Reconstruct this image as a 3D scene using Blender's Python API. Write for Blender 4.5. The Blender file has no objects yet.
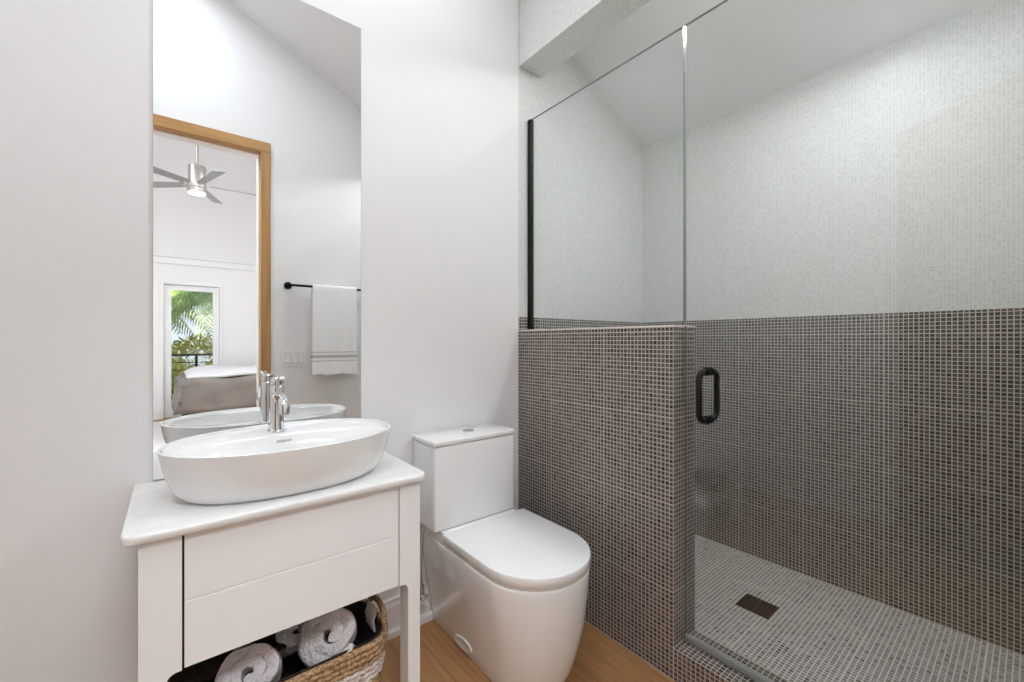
import bpy, bmesh, math, random
from mathutils import Vector, Matrix

PI = math.pi
random.seed(7)
SC = bpy.context.scene
COL = SC.collection

# ------------------------------------------------------------------ camera, world, lights, exposure
cam_d = bpy.data.cameras.new('camera')
cam_d.sensor_width = 36.0
cam_d.lens = 422.0 / 1024.0 * 36.0
cam_d.clip_start = 0.01
cam = bpy.data.objects.new('camera', cam_d)
COL.objects.link(cam)
cam.location = (0, 0, 1.17)
cam.rotation_euler = (PI / 2, 0, -math.radians(38.94))
SC.camera = cam

vs = SC.view_settings
vs.view_transform = 'Standard'
vs.look = 'None'
vs.gamma = 1.0
vs.use_curve_mapping = False
vs.exposure = 0.38

world = bpy.data.worlds.new('sky')
SC.world = world
world.use_nodes = True
wn = world.node_tree.nodes
wl = world.node_tree.links
wn.clear()
w_out = wn.new('ShaderNodeOutputWorld')
w_bg = wn.new('ShaderNodeBackground')
w_bg.inputs['Color'].default_value = (0.80, 0.90, 1.0, 1)
w_bg.inputs['Strength'].default_value = 1.0
wl.new(w_bg.outputs[0], w_out.inputs[0])

EAVE, SLOPE, XW = 2.445, 0.454, 2.404          # roof slope above the rooms
def ceil_z(x):
    return EAVE + SLOPE * (XW - x)

def area(name, loc, size, power, rot=(0, 0, 0), color=(1, 1, 1), size_y=None, shape='DISK'):
    d = bpy.data.lights.new(name, 'AREA')
    d.shape = shape if size_y is None else 'RECTANGLE'
    d.size = size
    if size_y is not None:
        d.size_y = size_y
    d.energy = power
    d.color = color
    o = bpy.data.objects.new(name, d)
    COL.objects.link(o)
    o.location = loc
    o.rotation_euler = rot
    return o

sun_d = bpy.data.lights.new('sun', 'SUN')
sun_d.energy = 12.0
sun_d.angle = 0.01
sun_d.color = (1.0, 0.95, 0.85)
sun = bpy.data.objects.new('sun', sun_d)
COL.objects.link(sun)
sun.rotation_euler = (math.radians(-38), math.radians(15), 0)   # from the house side, high

TILT = math.atan(SLOPE)
area('shower_downlight', (1.86, 0.46, ceil_z(1.86) - 0.04), 0.15, 10.5, rot=(0, TILT, 0), color=(0.95, 0.975, 1.0))
area('bath_ceiling_light', (0.70, 1.03, ceil_z(0.70) - 0.05), 0.5, 5.6, rot=(0, TILT, 0), color=(0.89, 0.95, 1.0), size_y=0.55)
area('entry_fill', (0.0, 0.45, ceil_z(0.0) - 0.05), 0.40, 9.5, rot=(0, TILT, 0), color=(0.89, 0.95, 1.0), size_y=0.38)  # added fill, no fixture: brightens vanity front, toilet and half wall
area('bedroom_fill_left', (-1.5, -1.6, 4.0), 1.0, 24.0, color=(0.96, 0.98, 1.0), size_y=1.6)  # added fill for the bedroom, kept out of the mirror's view
area('bedroom_fill_right', (1.75, -1.3, 3.6), 0.8, 18.0, color=(0.96, 0.98, 1.0), size_y=1.6)  # second added bedroom fill, also outside what the mirror shows
area('bedroom_side_fill', (-2.1, -2.2, 1.5), 1.6, 15.0, rot=(0, math.radians(-90), 0), color=(0.89, 0.95, 1.0), size_y=1.8)  # added sideways fill along the left wall, which has no window
area('vanity_front_fill', (0.10, -1.05, 3.15), 1.0, 50.0, color=(0.89, 0.95, 1.0), size_y=0.6)  # added unseen lamp behind the door header, lights the vanity front
SC.cycles.max_bounces = 16
SC.cycles.diffuse_bounces = 12
SC.cycles.glossy_bounces = 8
SC.cycles.transparent_max_bounces = 16

# ------------------------------------------------------------------ materials
def new_mat(name):
    m = bpy.data.materials.new(name)
    m.use_nodes = True
    nt = m.node_tree
    b = nt.nodes['Principled BSDF']
    return m, nt, b

def simple(name, color, rough=0.5, metal=0.0, noise=0.0, nscale=20.0, bump=0.0, bscale=60.0, coat=0.0, spec=0.5):
    m, nt, b = new_mat(name)
    b.inputs['Base Color'].default_value = (*color, 1)
    b.inputs['Roughness'].default_value = rough
    b.inputs['Metallic'].default_value = metal
    b.inputs['Coat Weight'].default_value = coat
    b.inputs['Specular IOR Level'].default_value = spec
    if noise > 0 or bump > 0:
        tc = nt.nodes.new('ShaderNodeTexCoord')
    if noise > 0:
        n = nt.nodes.new('ShaderNodeTexNoise')
        n.inputs['Scale'].default_value = nscale
        n.inputs['Detail'].default_value = 4
        nt.links.new(tc.outputs['Object'], n.inputs['Vector'])
        r = nt.nodes.new('ShaderNodeValToRGB')
        lo = tuple(max(0, c * (1 - noise)) for c in color)
        hi = tuple(min(1, c * (1 + noise)) for c in color)
        r.color_ramp.elements[0].position = 0.3
        r.color_ramp.elements[1].position = 0.7
        r.color_ramp.elements[0].color = (*lo, 1)
        r.color_ramp.elements[1].color = (*hi, 1)
        nt.links.new(n.outputs['Fac'], r.inputs[0])
        nt.links.new(r.outputs[0], b.inputs['Base Color'])
    if bump > 0:
        n2 = nt.nodes.new('ShaderNodeTexNoise')
        n2.inputs['Scale'].default_value = bscale
        n2.inputs['Detail'].default_value = 3
        nt.links.new(tc.outputs['Object'], n2.inputs['Vector'])
        bp = nt.nodes.new('ShaderNodeBump')
        bp.inputs['Strength'].default_value = bump
        bp.inputs['Distance'].default_value = 0.01
        nt.links.new(n2.outputs['Fac'], bp.inputs['Height'])
        nt.links.new(bp.outputs[0], b.inputs['Normal'])
    return m

def nmath(nt, op, a, b=None):
    n = nt.nodes.new('ShaderNodeMath')
    n.operation = op
    for i, v in enumerate((a, b)):
        if v is None:
            continue
        if isinstance(v, (int, float)):
            n.inputs[i].default_value = v
        else:
            nt.links.new(v, n.inputs[i])
    return n.outputs[0]

def mosaic(name, tile_a, tile_b, grout, pitch=0.0158, gw=0.17, upper=None, split=1.29, sheet=19, dark_chance=0.1, dark=None, rough=0.35):
    """small square mosaic; optional paler mosaic above the height `split`"""
    m, nt, b = new_mat(name)
    L = nt.links
    tc = nt.nodes.new('ShaderNodeTexCoord')
    geo = nt.nodes.new('ShaderNodeNewGeometry')
    sp = nt.nodes.new('ShaderNodeSeparateXYZ'); L.new(tc.outputs['Object'], sp.inputs[0])
    sn = nt.nodes.new('ShaderNodeSeparateXYZ'); L.new(geo.outputs['True Normal'], sn.inputs[0])
    masks, ids, sheets = [], [], []
    for ax in range(3):
        flat = nmath(nt, 'LESS_THAN', nmath(nt, 'ABSOLUTE', sn.outputs[ax]), 0.6)
        q = nmath(nt, 'MULTIPLY', nmath(nt, 'DIVIDE', sp.outputs[ax], pitch), flat)
        fr = nmath(nt, 'FRACT', nmath(nt, 'ADD', q, gw / 2))
        ln = nmath(nt, 'MULTIPLY', nmath(nt, 'LESS_THAN', fr, gw), flat)
        fs = nmath(nt, 'FRACT', nmath(nt, 'ADD', nmath(nt, 'DIVIDE', q, sheet), gw * 0.75 / sheet))
        ls = nmath(nt, 'MULTIPLY', nmath(nt, 'LESS_THAN', fs, gw * 1.5 / sheet), flat)
        masks.append(nmath(nt, 'MAXIMUM', ln, ls))
        ids.append(nmath(nt, 'FLOOR', nmath(nt, 'ADD', q, gw / 2)))
        sheets.append(nmath(nt, 'FLOOR', nmath(nt, 'DIVIDE', q, sheet)))
    gm = nmath(nt, 'MAXIMUM', nmath(nt, 'MAXIMUM', masks[0], masks[1]), masks[2])
    cb = nt.nodes.new('ShaderNodeCombineXYZ')
    for i in range(3):
        L.new(ids[i], cb.inputs[i])
    w = nt.nodes.new('ShaderNodeTexWhiteNoise'); w.noise_dimensions = '3D'
    L.new(cb.outputs[0], w.inputs['Vector'])
    ws = nt.nodes.new('ShaderNodeSeparateColor'); L.new(w.outputs['Color'], ws.inputs[0])
    def mixc(fac, c1, c2):
        n = nt.nodes.new('ShaderNodeMix'); n.data_type = 'RGBA'
        if isinstance(fac, (int, float)): n.inputs[0].default_value = fac
        else: L.new(fac, n.inputs[0])
        for k, c in ((6, c1), (7, c2)):
            if isinstance(c, tuple): n.inputs[k].default_value = (*c, 1)
            else: L.new(c, n.inputs[k])
        return n.outputs[2]
    col = mixc(w.outputs['Value'], tile_a, tile_b)
    if dark is not None:
        col = mixc(nmath(nt, 'LESS_THAN', ws.outputs[1], dark_chance), col, dark)
    col = mixc(gm, col, grout)
    rg = rough
    if upper is not None:
        ua, ub, ug = upper
        um, uid = None, nt.nodes.new('ShaderNodeCombineXYZ')
        for ax in range(3):
            flat = nmath(nt, 'LESS_THAN', nmath(nt, 'ABSOLUTE', sn.outputs[ax]), 0.6)
            q = nmath(nt, 'MULTIPLY', nmath(nt, 'DIVIDE', sp.outputs[ax], 0.0118), flat)
            fr = nmath(nt, 'FRACT', nmath(nt, 'ADD', q, 0.1))
            ln = nmath(nt, 'MULTIPLY', nmath(nt, 'LESS_THAN', fr, 0.2), flat)
            um = ln if um is None else nmath(nt, 'MAXIMUM', um, ln)
            L.new(nmath(nt, 'FLOOR', nmath(nt, 'ADD', q, 0.1)), uid.inputs[ax])
        w2 = nt.nodes.new('ShaderNodeTexWhiteNoise'); w2.noise_dimensions = '3D'
        L.new(uid.outputs[0], w2.inputs['Vector'])
        uc = mixc(w2.outputs['Value'], ua, ub)
        uc = mixc(um, uc, ug)
        up = nmath(nt, 'GREATER_THAN', sp.outputs[2], split)
        col = mixc(up, col, uc)
    L.new(col, b.inputs['Base Color'])
    rr = nmath(nt, 'ADD', nmath(nt, 'MULTIPLY', gm, 0.45), rough)
    L.new(rr, b.inputs['Roughness'])
    bp = nt.nodes.new('ShaderNodeBump')
    bp.inputs['Strength'].default_value = 0.25
    bp.inputs['Distance'].default_value = 0.001
    L.new(nmath(nt, 'SUBTRACT', 1.0, gm), bp.inputs['Height'])
    L.new(bp.outputs[0], b.inputs['Normal'])
    return m

def wood_floor(name):
    m, nt, b = new_mat(name)
    L = nt.links
    tc = nt.nodes.new('ShaderNodeTexCoord')
    br = nt.nodes.new('ShaderNodeTexBrick')
    br.offset = 0.37
    br.inputs['Scale'].default_value = 1.0
    br.inputs['Brick Width'].default_value = 1.6
    br.inputs['Row Height'].default_value = 0.19
    br.inputs['Mortar Size'].default_value = 0.0012
    br.inputs['Color1'].default_value = (0.46, 0.245, 0.105, 1)
    br.inputs['Color2'].default_value = (0.41, 0.205, 0.082, 1)
    br.inputs['Mortar'].default_value = (0.26, 0.13, 0.055, 1)
    mp = nt.nodes.new('ShaderNodeMapping')
    mp.inputs['Rotation'].default_value = (0, 0, PI / 2)
    L.new(tc.outputs['Object'], mp.inputs[0]); L.new(mp.outputs[0], br.inputs['Vector'])
    mg = nt.nodes.new('ShaderNodeMapping')
    mg.inputs['Scale'].default_value = (55, 3.5, 20)
    L.new(tc.outputs['Object'], mg.inputs[0])
    n = nt.nodes.new('ShaderNodeTexNoise'); n.inputs['Scale'].default_value = 1.0; n.inputs['Detail'].default_value = 6
    L.new(mg.outputs[0], n.inputs['Vector'])
    r = nt.nodes.new('ShaderNodeValToRGB')
    r.color_ramp.elements[0].color = (0.72, 0.72, 0.72, 1); r.color_ramp.elements[0].position = 0.3
    r.color_ramp.elements[1].color = (1.12, 1.12, 1.12, 1); r.color_ramp.elements[1].position = 0.7
    L.new(n.outputs['Fac'], r.inputs[0])
    mx = nt.nodes.new('ShaderNodeMix'); mx.data_type = 'RGBA'; mx.blend_type = 'MULTIPLY'; mx.inputs[0].default_value = 1.0
    L.new(br.outputs['Color'], mx.inputs[6]); L.new(r.outputs[0], mx.inputs[7])
    L.new(mx.outputs[2], b.inputs['Base Color'])
    b.inputs['Roughness'].default_value = 0.42
    return m

def wood(name, c1, c2, axis=2, rough=0.45):
    m, nt, b = new_mat(name)
    L = nt.links
    tc = nt.nodes.new('ShaderNodeTexCoord')
    mg = nt.nodes.new('ShaderNodeMapping')
    s = [45, 45, 45]; s[axis] = 2.5
    mg.inputs['Scale'].default_value = s
    L.new(tc.outputs['Object'], mg.inputs[0])
    n = nt.nodes.new('ShaderNodeTexNoise'); n.inputs['Scale'].default_value = 1.0; n.inputs['Detail'].default_value = 5
    L.new(mg.outputs[0], n.inputs['Vector'])
    r = nt.nodes.new('ShaderNodeValToRGB')
    r.color_ramp.elements[0].color = (*c1, 1); r.color_ramp.elements[0].position = 0.3
    r.color_ramp.elements[1].color = (*c2, 1); r.color_ramp.elements[1].position = 0.7
    L.new(n.outputs['Fac'], r.inputs[0]); L.new(r.outputs[0], b.inputs['Base Color'])
    b.inputs['Roughness'].default_value = rough
    return m

def glass(name, tint):
    m = bpy.data.materials.new(name); m.use_nodes = True
    nt = m.node_tree; L = nt.links
    nt.nodes.clear()
    out = nt.nodes.new('ShaderNodeOutputMaterial')
    tr = nt.nodes.new('ShaderNodeBsdfTransparent'); tr.inputs[0].default_value = (*tint, 1)
    gl = nt.nodes.new('ShaderNodeBsdfGlossy'); gl.inputs['Roughness'].default_value = 0.0
    geo = nt.nodes.new('ShaderNodeNewGeometry')
    fr = nt.nodes.new('ShaderNodeFresnel')
    ior = nmath(nt, 'ADD', 1.5, nmath(nt, 'MULTIPLY', geo.outputs['Backfacing'], 1 / 1.5 - 1.5))
    L.new(ior, fr.inputs['IOR'])
    mx = nt.nodes.new('ShaderNodeMixShader')
    L.new(fr.outputs[0], mx.inputs[0]); L.new(tr.outputs[0], mx.inputs[1]); L.new(gl.outputs[0], mx.inputs[2])
    L.new(mx.outputs[0], out.inputs[0])
    return m

def emitter(name, color, strength):
    m, nt, b = new_mat(name)
    b.inputs['Base Color'].default_value = (0.9, 0.9, 0.9, 1)
    b.inputs['Emission Color'].default_value = (*color, 1)
    b.inputs['Emission Strength'].default_value = strength
    return m

def basket_weave(name):
    """braided seagrass coils with a band of whitened coils and a dark lining inside"""
    m, nt, b = new_mat(name)
    L = nt.links
    tc = nt.nodes.new('ShaderNodeTexCoord')
    sp = nt.nodes.new('ShaderNodeSeparateXYZ'); L.new(tc.outputs['Object'], sp.inputs[0])
    n = nt.nodes.new('ShaderNodeTexNoise'); n.inputs['Scale'].default_value = 120; n.inputs['Detail'].default_value = 3
    L.new(tc.outputs['Object'], n.inputs['Vector'])
    r = nt.nodes.new('ShaderNodeValToRGB')
    e = r.color_ramp.elements
    e[0].position = 0.28; e[0].color = (0.10, 0.052, 0.022, 1)
    e[1].position = 0.72; e[1].color = (0.66, 0.47, 0.27, 1)
    x = e.new(0.5); x.color = (0.40, 0.25, 0.13, 1)
    L.new(n.outputs['Fac'], r.inputs[0])
    r2 = nt.nodes.new('ShaderNodeValToRGB')
    e2 = r2.color_ramp.elements
    e2[0].position = 0.3; e2[0].color = (0.45, 0.38, 0.33, 1)
    e2[1].position = 0.6; e2[1].color = (0.80, 0.76, 0.73, 1)
    L.new(n.outputs['Fac'], r2.inputs[0])
    band = nmath(nt, 'MULTIPLY', nmath(nt, 'GREATER_THAN', sp.outputs[2], 0.165), nmath(nt, 'LESS_THAN', sp.outputs[2], 0.222))
    mx = nt.nodes.new('ShaderNodeMix'); mx.data_type = 'RGBA'
    L.new(band, mx.inputs[0]); L.new(r.outputs[0], mx.inputs[6]); L.new(r2.outputs[0], mx.inputs[7])
    L.new(mx.outputs[2], b.inputs['Base Color'])
    b.inputs['Roughness'].default_value = 0.8
    bp = nt.nodes.new('ShaderNodeBump'); bp.inputs['Strength'].default_value = 0.8; bp.inputs['Distance'].default_value = 0.004
    L.new(n.outputs['Fac'], bp.inputs['Height']); L.new(bp.outputs[0], b.inputs['Normal'])
    return m

def towel_striped(name):
    m, nt, b = new_mat(name)
    L = nt.links
    tc = nt.nodes.new('ShaderNodeTexCoord')
    sp = nt.nodes.new('ShaderNodeSeparateXYZ'); L.new(tc.outputs['Object'], sp.inputs[0])
    z = sp.outputs[2]
    tot = None
    for lo, hi, k in ((1.083, 1.092, 0.55), (1.045, 1.068, 0.7), (1.020, 1.029, 0.55)):
        s = nmath(nt, 'MULTIPLY', nmath(nt, 'MULTIPLY', nmath(nt, 'GREATER_THAN', z, lo), nmath(nt, 'LESS_THAN', z, hi)), k)
        tot = s if tot is None else nmath(nt, 'ADD', tot, s)
    mx = nt.nodes.new('ShaderNodeMix'); mx.data_type = 'RGBA'
    L.new(tot, mx.inputs[0])
    mx.inputs[6].default_value = (0.88, 0.875, 0.865, 1)
    mx.inputs[7].default_value = (0.36, 0.36, 0.37, 1)
    L.new(mx.outputs[2], b.inputs['Base Color'])
    b.inputs['Roughness'].default_value = 0.95
    n = nt.nodes.new('ShaderNodeTexNoise'); n.inputs['Scale'].default_value = 260
    L.new(tc.outputs['Object'], n.inputs['Vector'])
    bp = nt.nodes.new('ShaderNodeBump'); bp.inputs['Strength'].default_value = 0.5; bp.inputs['Distance'].default_value = 0.003
    L.new(n.outputs['Fac'], bp.inputs['Height']); L.new(bp.outputs[0], b.inputs['Normal'])
    return m

M = {}
M['wall'] = simple('white_wall_paint', (0.83, 0.828, 0.832), 0.55, spec=0.3)
M['ceiling'] = simple('white_ceiling_paint', (0.85, 0.85, 0.85), 0.7, spec=0.2)
M['trim'] = simple('white_trim_paint', (0.82, 0.82, 0.82), 0.35)
M['floor'] = wood_floor('oak_planks')
LIGHT_UP = ((0.60, 0.615, 0.59), (0.70, 0.715, 0.69), (0.745, 0.755, 0.735))
M['mosaic_wall'] = mosaic('shower_wall_mosaic', (0.04, 0.035, 0.031), (0.122, 0.110, 0.098), (0.54, 0.51, 0.465),
                          upper=LIGHT_UP, dark=(0.03, 0.026, 0.024), gw=0.21, dark_chance=0.06)
M['mosaic_half'] = mosaic('brown_mosaic', (0.038, 0.029, 0.025), (0.125, 0.098, 0.086), (0.52, 0.475, 0.435),
                          dark=(0.02, 0.014, 0.012), gw=0.20, dark_chance=0.06)
M['mosaic_floor'] = mosaic('grey_floor_mosaic', (0.17, 0.165, 0.158), (0.36, 0.35, 0.335), (0.74, 0.72, 0.69),
                           dark=(0.08, 0.077, 0.073), dark_chance=0.05, gw=0.24)
M['mosaic_pale'] = mosaic('pale_mosaic', *LIGHT_UP[:2], LIGHT_UP[2], gw=0.19, pitch=0.0118)
M['grout'] = simple('pale_grout_edge', (0.72, 0.68, 0.64), 0.7)
M['oak'] = wood('honey_oak', (0.36, 0.185, 0.055), (0.52, 0.285, 0.095), 2)
M['oak_h'] = wood('honey_oak_across', (0.36, 0.185, 0.055), (0.52, 0.285, 0.095), 0)
M['oak_dark'] = wood('oak_door', (0.25, 0.15, 0.075), (0.36, 0.22, 0.11), 2)
M['lacquer'] = simple('white_lacquer', (0.86, 0.865, 0.875), 0.28, coat=0.15)
M['black_gap'] = simple('dark_carcass', (0.02, 0.02, 0.022), 0.6)
M['quartz'] = simple('white_quartz', (0.80, 0.80, 0.79), 0.22, noise=0.035, nscale=26)
M['ceramic'] = simple('white_ceramic', (0.84, 0.84, 0.84), 0.08, coat=0.5)
M['plastic'] = simple('white_seat_plastic', (0.83, 0.83, 0.83), 0.22)
M['chrome'] = simple('polished_chrome', (0.82, 0.83, 0.85), 0.07, 1.0)
M['steel'] = simple('brushed_steel', (0.55, 0.53, 0.51), 0.32, 1.0)
M['black'] = simple('matte_black_metal', (0.004, 0.004, 0.0045), 0.42, 0.0, spec=0.3)
M['bronze'] = simple('dark_bronze', (0.03, 0.027, 0.021), 0.42, 0.5)
M['drain_hole'] = simple('drain_slots', (0.004, 0.004, 0.004), 0.8)
M['mirror'] = simple('mirror_silver', (0.90, 0.91, 0.91), 0.0, 1.0)
M['mirror_edge'] = simple('mirror_edge', (0.62, 0.64, 0.64), 0.25, 0.2)
M['glass'] = glass('clear_glass', (0.968, 0.976, 0.971))
M['pane'] = glass('window_glass', (0.96, 0.97, 0.97))
M['glass_edge'] = simple('polished_glass_edge', (0.22, 0.25, 0.235), 0.15, 0.0)
M['seal'] = simple('clear_vinyl_seal', (0.27, 0.28, 0.27), 0.3)
M['towel'] = towel_striped('white_striped_towel')
M['plush'] = simple('plush_white_towel', (0.82, 0.77, 0.79), 0.95, noise=0.10, nscale=16, bump=0.8, bscale=150)
M['plush_dark'] = simple('plush_brown_edge', (0.42, 0.36, 0.355), 0.95, noise=0.15, nscale=18, bump=0.8, bscale=150)
M['basket'] = basket_weave('seagrass')
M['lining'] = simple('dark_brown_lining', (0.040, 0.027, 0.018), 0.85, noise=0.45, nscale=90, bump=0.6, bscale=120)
M['fringe'] = simple('white_cord', (0.75, 0.71, 0.67), 0.9)
M['logo'] = simple('grey_mark', (0.22, 0.22, 0.23), 0.5)
M['switch'] = simple('white_switch_plastic', (0.84, 0.84, 0.83), 0.3)
M['switch_gap'] = simple('switch_recess', (0.45, 0.45, 0.45), 0.5)
M['sheet'] = simple('white_sheet', (0.64, 0.64, 0.65), 0.9, bump=0.5, bscale=6)
M['duvet'] = simple('taupe_cover', (0.20, 0.175, 0.155), 0.8, noise=0.12, nscale=5, bump=0.9, bscale=7)
M['bed_base'] = simple('dark_bed_base', (0.05, 0.045, 0.042), 0.7)
M['fan_blade'] = simple('silver_fan_blade', (0.34, 0.34, 0.345), 0.35, 0.3)
M['nickel'] = simple('brushed_nickel', (0.60, 0.56, 0.53), 0.28, 0.9)
M['lamp_glow'] = emitter('lit_lens', (1.0, 0.93, 0.84), 6.0)
M['leaf'] = simple('palm_green', (0.24, 0.40, 0.07), 0.45, noise=0.5, nscale=3)
M['leaf_pale'] = simple('palm_yellow_green', (0.44, 0.52, 0.12), 0.5, noise=0.4, nscale=4)
M['leaf_lime'] = simple('lime_leaf', (0.72, 0.68, 0.20), 0.5, noise=0.4, nscale=5)
M['trunk'] = simple('palm_trunk', (0.24, 0.18, 0.12), 0.9, noise=0.3, nscale=12)
M['deck'] = simple('balcony_paving', (0.45, 0.42, 0.38), 0.8, noise=0.1, nscale=8)
M['soil'] = simple('garden_soil', (0.16, 0.17, 0.07), 0.95, noise=0.3, nscale=3)

# ------------------------------------------------------------------ mesh helpers
def bx(bm, x0, x1, y0, y1, z0, z1, bev=0.0, seg=2, mi=0):
    t = bmesh.new()
    bmesh.ops.create_cube(t, size=1.0)
    for v in t.verts:
        v.co = Vector(((x0 + x1) / 2 + v.co.x * (x1 - x0), (y0 + y1) / 2 + v.co.y * (y1 - y0), (z0 + z1) / 2 + v.co.z * (z1 - z0)))
    if bev > 0:
        bmesh.ops.bevel(t, geom=list(t.edges), offset=bev, segments=seg, profile=0.5, affect='EDGES')
    return merge(bm, t, mi)

def merge(bm, t, mi=0, mtx=None):
    if mtx is not None:
        bmesh.ops.transform(t, matrix=mtx, verts=t.verts)
    for f in t.faces:
        f.material_index = mi
    me = bpy.data.meshes.new('tmp')
    t.to_mesh(me); t.free()
    n0 = len(bm.faces)
    bm.from_mesh(me)
    bpy.data.meshes.remove(me)
    return bm

def loft(bm, rings, cap0=True, cap1=True, closed=True, mi=0):
    """rings: lists of points with equal length"""
    vs_ = [[bm.verts.new(p) for p in r] for r in rings]
    n = len(rings[0])
    for a, b in zip(vs_[:-1], vs_[1:]):
        for i in range(n if closed else n - 1):
            j = (i + 1) % n
            f = bm.faces.new((a[i], a[j], b[j], b[i])); f.material_index = mi
    if cap0:
        f = bm.faces.new(list(reversed(vs_[0]))); f.material_index = mi
    if cap1:
        f = bm.faces.new(vs_[-1]); f.material_index = mi
    return bm

def tube(bm, pts, r, seg=12, cap=True, mi=0):
    pts = [Vector(p) for p in pts]
    rr = r if isinstance(r, (list, tuple)) else [r] * len(pts)
    rings = []
    prev = None
    for i, p in enumerate(pts):
        if i == 0: d = pts[1] - p
        elif i == len(pts) - 1: d = p - pts[i - 1]
        else: d = (pts[i + 1] - p).normalized() + (p - pts[i - 1]).normalized()
        d.normalize()
        if prev is None:
            a = Vector((0, 0, 1)) if abs(d.z) < 0.9 else Vector((1, 0, 0))
            u = d.cross(a).normalized()
        else:
            u = (prev - d * prev.dot(d)).normalized()
        prev = u
        w = d.cross(u)
        rings.append([p + (u * math.cos(2 * PI * k / seg) + w * math.sin(2 * PI * k / seg)) * rr[i] for k in range(seg)])
    return loft(bm, rings, cap, cap, True, mi)

def loop_tube(bm, pts, r, seg=12):
    """closed ring tube"""
    pts = [Vector(p) for p in pts]
    n = len(pts)
    nrm = Vector((0, 0, 0))
    c = sum(pts, Vector()) / n
    for i in range(n):
        nrm += (pts[i] - c).cross(pts[(i + 1) % n] - c)
    nrm.normalize()
    rings = []
    for i in range(n):
        d = (pts[(i + 1) % n] - pts[i - 1]).normalized()
        w = d.cross(nrm).normalized()
        rings.append([pts[i] + (w * math.cos(2 * PI * k / seg) + nrm * math.sin(2 * PI * k / seg)) * r for k in range(seg)])
    rings.append(rings[0])
    vs_ = [[bm.verts.new(p) for p in rr] for rr in rings[:-1]]
    for i in range(n):
        a, b = vs_[i], vs_[(i + 1) % n]
        for k in range(seg):
            j = (k + 1) % seg
            bm.faces.new((a[k], a[j], b[j], b[k]))
    return bm

def lathe(bm, prof, c, seg=40, mi=0, sx=1.0, sy=1.0):
    rings = [[Vector((c[0] + r * sx * math.cos(2 * PI * k / seg), c[1] + r * sy * math.sin(2 * PI * k / seg), c[2] + z)) for k in range(seg)] for r, z in prof]
    return loft(bm, rings, True, True, True, mi)

def prism(bm, poly, axis, a0, a1, mi=0):
    """extrude polygon along an axis; poly in the two other coordinates (in xyz order)"""
    def pt(p, a):
        if axis == 0: return Vector((a, p[0], p[1]))
        if axis == 1: return Vector((p[0], a, p[1]))
        return Vector((p[0], p[1], a))
    A = [bm.verts.new(pt(p, a0)) for p in poly]
    B = [bm.verts.new(pt(p, a1)) for p in poly]
    n = len(poly)
    fs = [bm.faces.new(A), bm.faces.new(list(reversed(B)))]
    for i in range(n):
        j = (i + 1) % n
        fs.append(bm.faces.new((A[j], A[i], B[i], B[j])))
    for f in fs: f.material_index = mi
    bmesh.ops.recalc_face_normals(bm, faces=fs)
    return bm

def obj(name, bm, mats, parent=None, smooth=False, angle=40.0, origin=None):
    if not isinstance(mats, (list, tuple)): mats = [mats]
    bmesh.ops.recalc_face_normals(bm, faces=bm.faces)
    if parent is not None and origin is None:
        origin = parent_world(parent)
    if origin is not None:
        bmesh.ops.translate(bm, verts=bm.verts, vec=-Vector(origin))
    me = bpy.data.meshes.new(name)
    bm.to_mesh(me); bm.free()
    for m in mats: me.materials.append(m)
    if smooth:
        for p in me.polygons: p.use_smooth = True
        try:
            me.set_sharp_from_angle(angle=math.radians(angle))
        except Exception:
            pass
    o = bpy.data.objects.new(name, me)
    COL.objects.link(o)
    if parent is not None:
        o.parent = parent
        o.location = (0, 0, 0)
    elif origin is not None:
        o.location = origin
    return o

def parent_world(p):
    v = Vector((0, 0, 0))
    while p is not None:
        v += Vector(p.location)
        p = p.parent
    return v

def tag(o, label, cat, group=None):
    o['label'] = label; o['category'] = cat
    if group: o['group'] = group
    return o

def thing(name, label, cat, loc=(0, 0, 0), group=None):
    o = bpy.data.objects.new(name, None)
    o.empty_display_size = 0.05
    COL.objects.link(o)
    o.location = loc
    return tag(o, label, cat, group)

def struct(name, bm, mats, parent=None, **k):
    o = obj(name, bm, mats, parent, **k)
    if parent is None: o['kind'] = 'structure'
    return o

B = bmesh.new

# ------------------------------------------------------------------ the setting
YB = 1.611            # face of the wall with the mirror
YF = -0.12          # bath side of the doorway wall
YF2 = -0.24           # bedroom side of it
XL = -0.76            # left bath wall
XH0, XH1 = 1.346, 1.493   # half wall
YH = 0.781
ZH = 1.219
YBED = -5.0

bm = B(); bx(bm, -2.3, 1.40, YBED - 0.1, YB + 0.1, -0.12, 0.0); struct('floor', bm, M['floor'])
bm = B(); bx(bm, 1.40, 2.5, YBED - 0.1, YF2, -0.12, 0.0); struct('floor_bedroom', bm, M['floor'])
bm = B(); bx(bm, XH1, XW, YF + 0.0, YB, -0.09, 0.029); struct('floor_shower', bm, M['mosaic_floor'], origin=(XW, YB, 0))
bm = B()
prism(bm, [(XL - 0.12, ceil_z(XL - 0.12)), (2.52, ceil_z(2.52)), (2.52, ceil_z(2.52) + 0.12), (XL - 0.12, ceil_z(XL - 0.12) + 0.12)], 1, YF - 0.05, YB + 0.12)
struct('ceiling', bm, M['ceiling'])
HB = 4.75
bm = B(); bx(bm, -2.3, 2.52, YBED - 0.12, YF - 0.05, HB, HB + 0.1); struct('ceiling_bedroom', bm, M['ceiling'])
def flatw(bm, x0, x1, y0, y1, z0=0.0):
    bx(bm, x0, x1, y0, y1, z0, HB)
def sloped(bm, x0, x1, y0, y1, z0=0.0):
    prism(bm, [(x0, z0), (x1, z0), (x1, ceil_z(x1)), (x0, ceil_z(x0))], 1, y0, y1)
bm = B(); sloped(bm, XL - 0.1, XH0 - 0.003, YB, YB + 0.1); struct('wall_back', bm, M['wall'])
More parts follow.
